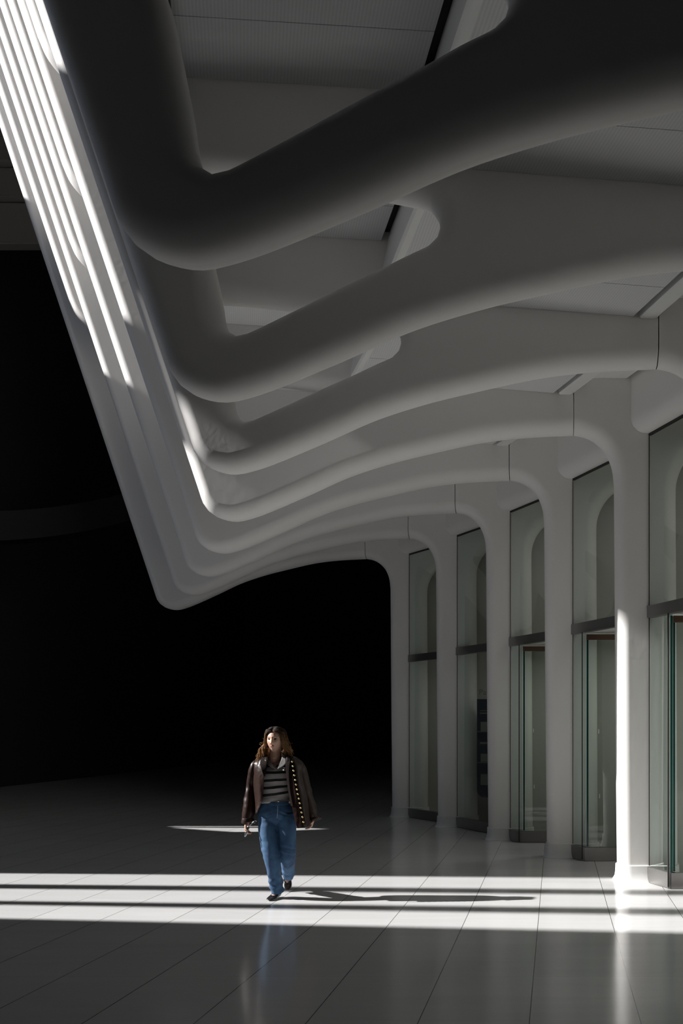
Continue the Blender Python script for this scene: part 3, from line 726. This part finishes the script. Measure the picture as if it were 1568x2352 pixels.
# open V at the front neck
V = [[bm.verts.new(p) for p in r] for r in R_]; n = 160
vz, vx = Q(590, 652, 0).z, Q(590, 652, 0).x
for a, b in zip(V[:-1], V[1:]):
    for i in range(n):
        c = (a[i].co+b[(i+1) % n].co)/2
        if c.y < .0 and c.z > vz and abs(c.x-(vx*.6-.01)) < .004+(c.z-vz)*.52: continue
        bm.faces.new((a[i], a[(i+1) % n], b[(i+1) % n], b[i]))
shirt = pobj('striped_shirt', bm, M['stripe'])
wrinkle(shirt, lambda v: fold(v, 6, 14, .012, .004, (1, 1, 2.2)))
bake(shirt, [('SOLIDIFY', dict(thickness=.004, offset=1))])
# collar wings and placket
def ribbon(name, edgeA, edgeB, m, parent, th=.004, step=.02):
    A_ = catmull(edgeA, step/2); nA = len(A_); B_ = catmull(edgeB, step/2)
    B_ = [B_[min(len(B_)-1, round(i*(len(B_)-1)/(nA-1)))] for i in range(nA)]
    bm = bmesh.new(); K = 5; rows = [[bm.verts.new(a.lerp(b, k_/K)) for k_ in range(K+1)] for a, b in zip(A_, B_)]
    for r0, r1 in zip(rows[:-1], rows[1:]):
        for k_ in range(K): bm.faces.new((r0[k_], r0[k_+1], r1[k_+1], r1[k_]))
    o = pobj(name, bm, m, parent); bake(o, [('SOLIDIFY', dict(thickness=th, offset=0)), ('SUBSURF', dict(levels=1, render_levels=1))]); o.data.materials.clear(); o.data.materials.append(m); return o
ribbon('shirt_collar', [Q(500, 478, .02), Q(478, 505, -.03), Q(512, 560, -.085), Q(548, 612, -.105)], [Q(492, 500, .02), Q(462, 560, -.05), Q(500, 610, -.10), Q(590, 655, -.112)], M['knit'], shirt)
ribbon('shirt_collar', [Q(640, 450, .02), Q(655, 470, -.03), Q(640, 540, -.085), Q(618, 600, -.105)], [Q(668, 460, .02), Q(700, 510, -.05), Q(690, 590, -.10), Q(592, 655, -.112)], M['knit'], shirt)
bm = bmesh.new(); c = Q(671, 658, -.112); bmesh.ops.create_uvsphere(bm, u_segments=10, v_segments=8, radius=1, matrix=Matrix.Translation(c) @ Matrix.Diagonal((.008, .002, .007, 1))); pobj('embroidered_mark', bm, M['mark'], shirt)
bm = bmesh.new(); nk = []
for i in range(21):
    t = i/20; a = pi*(1.08+.84*t); nk.append(Vector((Q(572, 500).x+.060*cos(a), .02+.075*sin(a), Q(0, 520).z+.012*abs(t-.5)*4)))
loftbm(bm, tube_rings(nk, [(.0018, .0018)]*21, 6, Vector((0, 0, 1)))); pobj('necklace', bm, M['gold'])

# ---- jeans: two legs and the seat as one cloth surface
bm = bmesh.new()
def jl(pts, rad): p, r = dense(pts, rad, .02); loftbm(bm, tube_rings(p, r, 28))
jl([Q(583, 1018, .01), Q(584, 1080, .015), Q(583, 1160, .02), Q(584, 1225, .03), Q(584, 1262, .035)], [(.132, .105), (.152, .115), (.178, .122), (.176, .112), (.12, .09)])
jl([Q(492, 1190, .02), Q(490, 1290, .0), Q(495, 1400, -.02), Q(516, 1600, -.05), Q(546, 1750, -.035), Q(567, 1900, .01), Q(585, 2000, .035), Q(604, 2096, .05)],
   [(.096, .10), (.097, .10), (.090, .098), (.079, .085), (.069, .078), (.062, .075), (.060, .074), (.060, .078)])
jl([Q(690, 1190, .02), Q(706, 1290, .01), Q(716, 1400, .0), Q(719, 1590, .0), Q(721, 1680, .06), Q(722, 1755, .17), Q(726, 1830, .29), Q(738, 1886, .37)],
   [(.094, .10), (.091, .098), (.082, .092), (.075, .085), (.073, .082), (.066, .078), (.062, .074), (.060, .074)])
jeans = pobj('jeans', bm, M['denim'])
bake(jeans, [('REMESH', dict(mode='VOXEL', voxel_size=.006)), ('SMOOTH', dict(factor=.5, iterations=4))])
jeans.data.materials.clear(); jeans.data.materials.append(M['denim'])
def jw(v):
    z = v.z; nn = noise.noise
    a = .003*nn(Vector((v.x*14, v.y*10, z*22)))+.005*nn(Vector((v.x*5, v.y*5, z*6)))
    a += .007*exp(-((z-.80)/.06)**2)*nn(Vector((v.x*7+abs(v.x)*10, v.y*4, z*42+abs(v.x)*16)))      # whiskers at the hips
    a += .016*exp(-((z-.47)/.06)**2)*nn(Vector((v.x*6, v.y*5, z*34+v.x*14)))*(1 if v.x > .05 else .45)  # behind the knee
    a += .014*exp(-((z-.14)/.09)**2)*nn(Vector((v.x*16, v.y*14, z*22)))                          # stacked hems
    a += .010*max(0, .75-z)*nn(Vector((v.x*20, v.y*20, z*3))); return a
wrinkle(jeans, jw)
ribbon('waistband', [Q(450, 1022, -.07), Q(520, 1030, -.108), Q(590, 1034, -.115), Q(660, 1030, -.108), Q(730, 1022, -.07)], [Q(448, 1058, -.075), Q(520, 1068, -.115), Q(590, 1072, -.122), Q(660, 1068, -.115), Q(732, 1056, -.075)], M['denim'], jeans)
ribbon('fly_stitching', [Q(598, 1075, -.126), Q(597, 1150, -.132), Q(590, 1222, -.126)], [Q(603, 1075, -.126), Q(602, 1150, -.132), Q(595, 1222, -.126)], M['denim_hem'], jeans, .002)
bm = bmesh.new(); bmesh.ops.create_uvsphere(bm, u_segments=12, v_segments=8, radius=1, matrix=Matrix.Translation(Q(609, 1022, -.124)) @ Matrix.Diagonal((.009, .005, .009, 1))); pobj('button', bm, M['silver'], jeans)
# ---- ballet flats: the foot shape grown a little, cut open over the instep
for nm, (h_, t_, u_) in (('l', LF), ('r', RF)):
    bm = bmesh.new(); foot(bm, h_, t_, u_, grow=.005, hgt=.004)
    d = (t_-h_); L = d.length; d.normalize(); s_ = d.cross(u_).normalized()
    o = pobj('ballet_flat', bm, M['shoe'])
    bake(o, [('SUBSURF', dict(levels=2, render_levels=2))])
    bm = bmesh.new(); bm.from_mesh(o.data); kill = []
    for f in bm.faces:
        v = f.calc_center_median()-h_; t = v.dot(d)/L; w_ = v.dot(s_); hh = v.dot(u_)
        if t < .70 and hh > .030+max(0, .0)*t and abs(w_) < .027*(1-max(0, (t-.42)/.28)**2)+.004: kill.append(f)
        elif hh > .040 and t < .5: kill.append(f)
    bmesh.ops.delete(bm, geom=kill, context='FACES'); bm.to_mesh(o.data); bm.free()
    o.data.materials.clear(); o.data.materials.append(M['shoe'])
    bake(o, [('SOLIDIFY', dict(thickness=.003, offset=0))])
    bm = bmesh.new(); c = h_+d*L*.71+u_*.036
    for q in (-1, 1): bmesh.ops.create_uvsphere(bm, u_segments=10, v_segments=7, radius=1, matrix=Matrix.Translation(c+s_*.008*q) @ Matrix.Diagonal((.009, .005, .005, 1)))
    pobj('bow', bm, M['shoe'], o)

# ---- jacket
cols = [ # (picture x, picture y, depth) from collar to hem, six levels; columns run from one front edge round the back to the other
 [(478, 478, -.02), (462, 540, -.10), (462, 610, -.125), (446, 720, -.138), (434, 860, -.14), (420, 1000, -.14), (398, 1080, -.142), (368, 1158, -.14)],
 [(455, 482, .00), (400, 548, -.07), (375, 620, -.10), (372, 720, -.115), (378, 860, -.12), (378, 1000, -.12), (368, 1080, -.12), (350, 1160, -.12)],
 [(440, 490, .03), (345, 545, .01), (308, 600, -.01), (305, 720, -.01), (320, 860, -.01), (332, 1000, -.01), (338, 1080, -.01), (340, 1160, -.01)],
 [(460, 480, .07), (380, 540, .09), (340, 600, .11), (335, 720, .12), (350, 860, .13), (360, 1000, .14), (365, 1080, .14), (370, 1170, .14)],
 [(575, 460, .09), (580, 530, .12), (590, 600, .14), (600, 720, .15), (620, 880, .16), (640, 1030, .17), (650, 1120, .17), (660, 1230, .17)],
 [(690, 470, .07), (790, 530, .09), (845, 600, .11), (865, 720, .12), (890, 890, .13), (910, 1060, .14), (925, 1170, .14), (935, 1290, .14)],
 [(712, 480, .03), (845, 530, .01), (893, 595, -.01), (905, 720, -.01), (935, 890, -.01), (958, 1070, -.01), (970, 1190, -.01), (985, 1312, -.01)],
 [(702, 476, .00), (780, 520, -.07), (812, 600, -.10), (830, 720, -.125), (862, 890, -.14), (890, 1075, -.15), (905, 1200, -.155), (925, 1328, -.16)],
 [(690, 472, -.02), (705, 520, -.10), (705, 620, -.128), (714, 740, -.145), (738, 900, -.155), (768, 1085, -.165), (795, 1210, -.17), (826, 1336, -.175)]]
G_ = [[Q(*p) for p in c] for c in cols]
vert = [catmull(c, .0) if False else None for c in G_]
def cm(P_, t):
    i = min(int(t), len(P_)-2); f = t-i; p0 = P_[max(i-1, 0)]; p1, p2 = P_[i], P_[i+1]; p3 = P_[min(i+2, len(P_)-1)]
    return .5*((2*p1)+(p2-p0)*f+(2*p0-5*p1+4*p2-p3)*f*f+(3*p1-p0-3*p2+p3)*f**3)
NL, NC = 56, 90; bm = bmesh.new(); rows = []
for i in range(NL+1):
    lv = [cm(c, i/NL*7) for c in G_]; rows.append([bm.verts.new(cm(lv, j/NC*8)) for j in range(NC+1)])
for a, b in zip(rows[:-1], rows[1:]):
    for j in range(NC): bm.faces.new((a[j], a[j+1], b[j+1], b[j]))
jacket = pobj('leather_jacket', bm, M['leather'])
def lw(v): return .009*noise.noise(Vector((v.x*9, v.y*7, v.z*3)))+.006*noise.noise(Vector((v.x*24, v.y*20, v.z*5)))+.002*noise.noise(Vector((v.x*40, v.y*40, v.z*40)))
wrinkle(jacket, lw)
bake(jacket, [('SOLIDIFY', dict(thickness=.006, offset=0)), ('SUBSURF', dict(levels=1, render_levels=1))])
bvh = BVHTree.FromPolygons([v.co.copy() for v in jacket.data.vertices], [tuple(p.vertices) for p in jacket.data.polygons])
def front(cx, cy, lift=.002):
    """point on the front of the jacket under a spot of the photograph"""
    a = Q(cx, cy, -.5); b = Q(cx, cy, .3); h = bvh.ray_cast(a, (b-a).normalized()); return (h[0]-(b-a).normalized()*lift) if h[0] else Q(cx, cy, -.15)
BT = [(760,510),(769,562),(778,614),(787,667),(796,720),(806,775),(816,830),(826,885),(837,940),(848,993),(859,1048),(870,1102),(880,1157),(891,1210),(902,1268)]
# dark placket strip carrying the studs
ribbon('placket', [front(cx-26, cy, .004) for cx, cy in [(757, 492)]+BT+[(908, 1300)]], [front(cx+24, cy, .004) for cx, cy in [(757, 492)]+BT+[(908, 1300)]], M['leather_dark'], jacket, .003)
bmB = bmesh.new(); bmesh.ops.create_uvsphere(bmB, u_segments=16, v_segments=12, radius=1, matrix=Matrix.Diagonal((.0092, .0075, .0092, 1)))
b0 = None
for cx, cy in BT:
    if b0 is None: b0 = pobj('button', bmB, M['gold'], jacket); o = b0
    else: o = b0.copy(); C.objects.link(o)
    o.location = front(cx, cy, .010)
# inner facings folded outward beside the shirt
ribbon('facing', [Q(440, 492, -.05), Q(392, 560, -.10), Q(405, 640, -.14), Q(432, 720, -.148)], [Q(486, 480, -.03), Q(478, 560, -.115), Q(470, 640, -.135), Q(452, 735, -.143)], M['leather_dark'], jacket, .006)
ribbon('facing', [Q(745, 478, -.03), Q(748, 560, -.12), Q(735, 700, -.148), Q(752, 900, -.16), Q(785, 1085, -.17)], [Q(690, 465, -.02), Q(690, 560, -.115), Q(700, 700, -.14), Q(725, 900, -.15), Q(758, 1085, -.16)], M['leather_dark'], jacket, .006)
ribbon('collar', [Q(425, 470, .0), Q(470, 440, .07), Q(580, 430, .10), Q(690, 440, .07), Q(740, 462, .0)], [Q(392, 545, .0), Q(430, 510, .10), Q(580, 500, .135), Q(730, 505, .10), Q(790, 530, .0)], M['leather'], jacket, .008)
ribbon('hem_trim', [Q(cx, cy-3, dy-.006) for cx, cy, dy in ((826, 1336, -.175), (875, 1334, -.168), (925, 1328, -.16), (985, 1312, -.02))], [Q(cx, cy+4, dy-.006) for cx, cy, dy in ((826, 1336, -.175), (875, 1334, -.168), (925, 1328, -.16), (985, 1312, -.02))], M['leather'], jacket, .008)
def sleeve(pts, rad, seed):
    bm = bmesh.new(); p, r = dense(pts, rad, .012); loftbm(bm, tube_rings(p, r, 32), cap=False)
    o = pobj('sleeve', bm, M['leather'], jacket)
    ax = [Vector(q) for q in pts]
    def fw(v):
        z = v.z; nn = noise.noise; return .005*nn(Vector((v.x*7+seed, v.y*7, z*6)))+.006*nn(Vector((v.x*16+seed, v.y*9, z*22+v.x*18)))*(.5+exp(-((z-1.02)/.10)**2)+exp(-((z-.78)/.07)**2))+.002*nn(Vector((v.x*40, v.y*40+seed, z*50)))
    wrinkle(o, fw); bake(o, [('SOLIDIFY', dict(thickness=.006, offset=-1))]); return o
sleeve([Q(362, 556, .02), Q(340, 592, .02), Q(324, 650, .02), Q(311, 720, .03), Q(293, 850, .04), Q(279, 980, .02), Q(266, 1100, -.01), Q(251, 1200, -.03), Q(248, 1262, -.04)],
       [(.026, .040), (.040, .062), (.046, .072), (.047, .074), (.050, .072), (.054, .072), (.058, .070), (.058, .064), (.048, .056)], 1.3)
sleeve([Q(812, 540, .02), Q(838, 580, .02), Q(865, 640, .02), Q(892, 720, .03), Q(925, 850, .05), Q(954, 980, .06), Q(984, 1080, .07), Q(1007, 1160, .08), Q(1028, 1222, .085)],
       [(.026, .040), (.042, .062), (.050, .072), (.052, .074), (.052, .072), (.051, .070), (.052, .068), (.052, .064), (.045, .058)], 5.1)
def cuff(c, ax, r0, r1, flare):
    ax = ax.normalized(); bm = bmesh.new(); s_ = ax.cross(Vector((0, 1, 0))).normalized(); d_ = s_.cross(ax); rr = []
    for t in (0, .5, 1):
        R1 = r0+(r1-r0)*t; rr.append([c+ax*(.045*t+.008*t*sin(2*a))+s_*cos(a)*(R1+flare*t*max(0, cos(a)))+d_*sin(a)*R1*1.05 for a in [2*pi*q/28 for q in range(28)]])
    loftbm(bm, rr, cap=False); o = pobj('cuff', bm, M['leather'], jacket)
    bake(o, [('SOLIDIFY', dict(thickness=.006, offset=0)), ('SUBSURF', dict(levels=1, render_levels=1))])
cuff(Q(250, 1218, -.035), Vector((-.05, -.03, -1)), .052, .058, .018)
cuff(Q(1022, 1188, .085), Vector((.10, .0, -1)), .052, .057, -.0)
ribbon('cuff', [Q(1040, 1185, .03), Q(1080, 1195, .06), Q(1130, 1213, .08)], [Q(1000, 1258, .03), Q(1050, 1256, .05), Q(1100, 1240, .08)], M['leather'], jacket, .006)

# ---- sunglasses held in the hand at the left of the figure
sg = empty('sunglasses', (PX+Q(250, 1330).x, PY-.06, .66), 'folded grey sunglasses hanging from the hand of the walking woman', 'sunglasses')
def sgobj(name, bm, m): 
    bmesh.ops.recalc_face_normals(bm, faces=bm.faces); me = bpy.data.meshes.new(name); bm.to_mesh(me); bm.free(); me.materials.append(m); me.polygons.foreach_set('use_smooth', [True]*len(me.polygons))
    me.transform(Matrix.Translation(Vector((PX, PY, 0))-sg.location)); o = bpy.data.objects.new(name, me); C.objects.link(o); o.parent = sg; return o
def wire(pts, r, name, m):
    bm = bmesh.new(); p, rr = dense([Vector(q) for q in pts], [(r, r)]*len(pts), .006); loftbm(bm, tube_rings(p, rr, 8, Vector((.01, 1, 0)))); return sgobj(name, bm, m)
wire([Q(262, 1318, -.085), Q(290, 1292, -.09), Q(318, 1262, -.09), Q(340, 1252, -.085), Q(356, 1262, -.08)], .0028, 'temple', M['silver'])
wire([Q(250, 1335, -.09), Q(246, 1375, -.10), Q(228, 1420, -.10), Q(214, 1440, -.10)], .0040, 'temple', M['silver'])
for (cx, cy) in ((250, 1345), (228, 1405)):
    c = Q(cx, cy, -.095); bm = bmesh.new(); ang = radians(20)
    bmesh.ops.create_uvsphere(bm, u_segments=20, v_segments=10, radius=1, matrix=Matrix.Translation(c) @ Matrix.Rotation(ang, 4, 'Y') @ Matrix.Diagonal((.011, .004, .024, 1))); sgobj('lens', bm, M['lens'])
    pts = [c+Matrix.Rotation(ang, 3, 'Y') @ Vector((.012*cos(a), 0, .025*sin(a))) for a in [2*pi*q/20 for q in range(21)]]
    wire(pts, .0018, 'lens_rim', M['silver'])
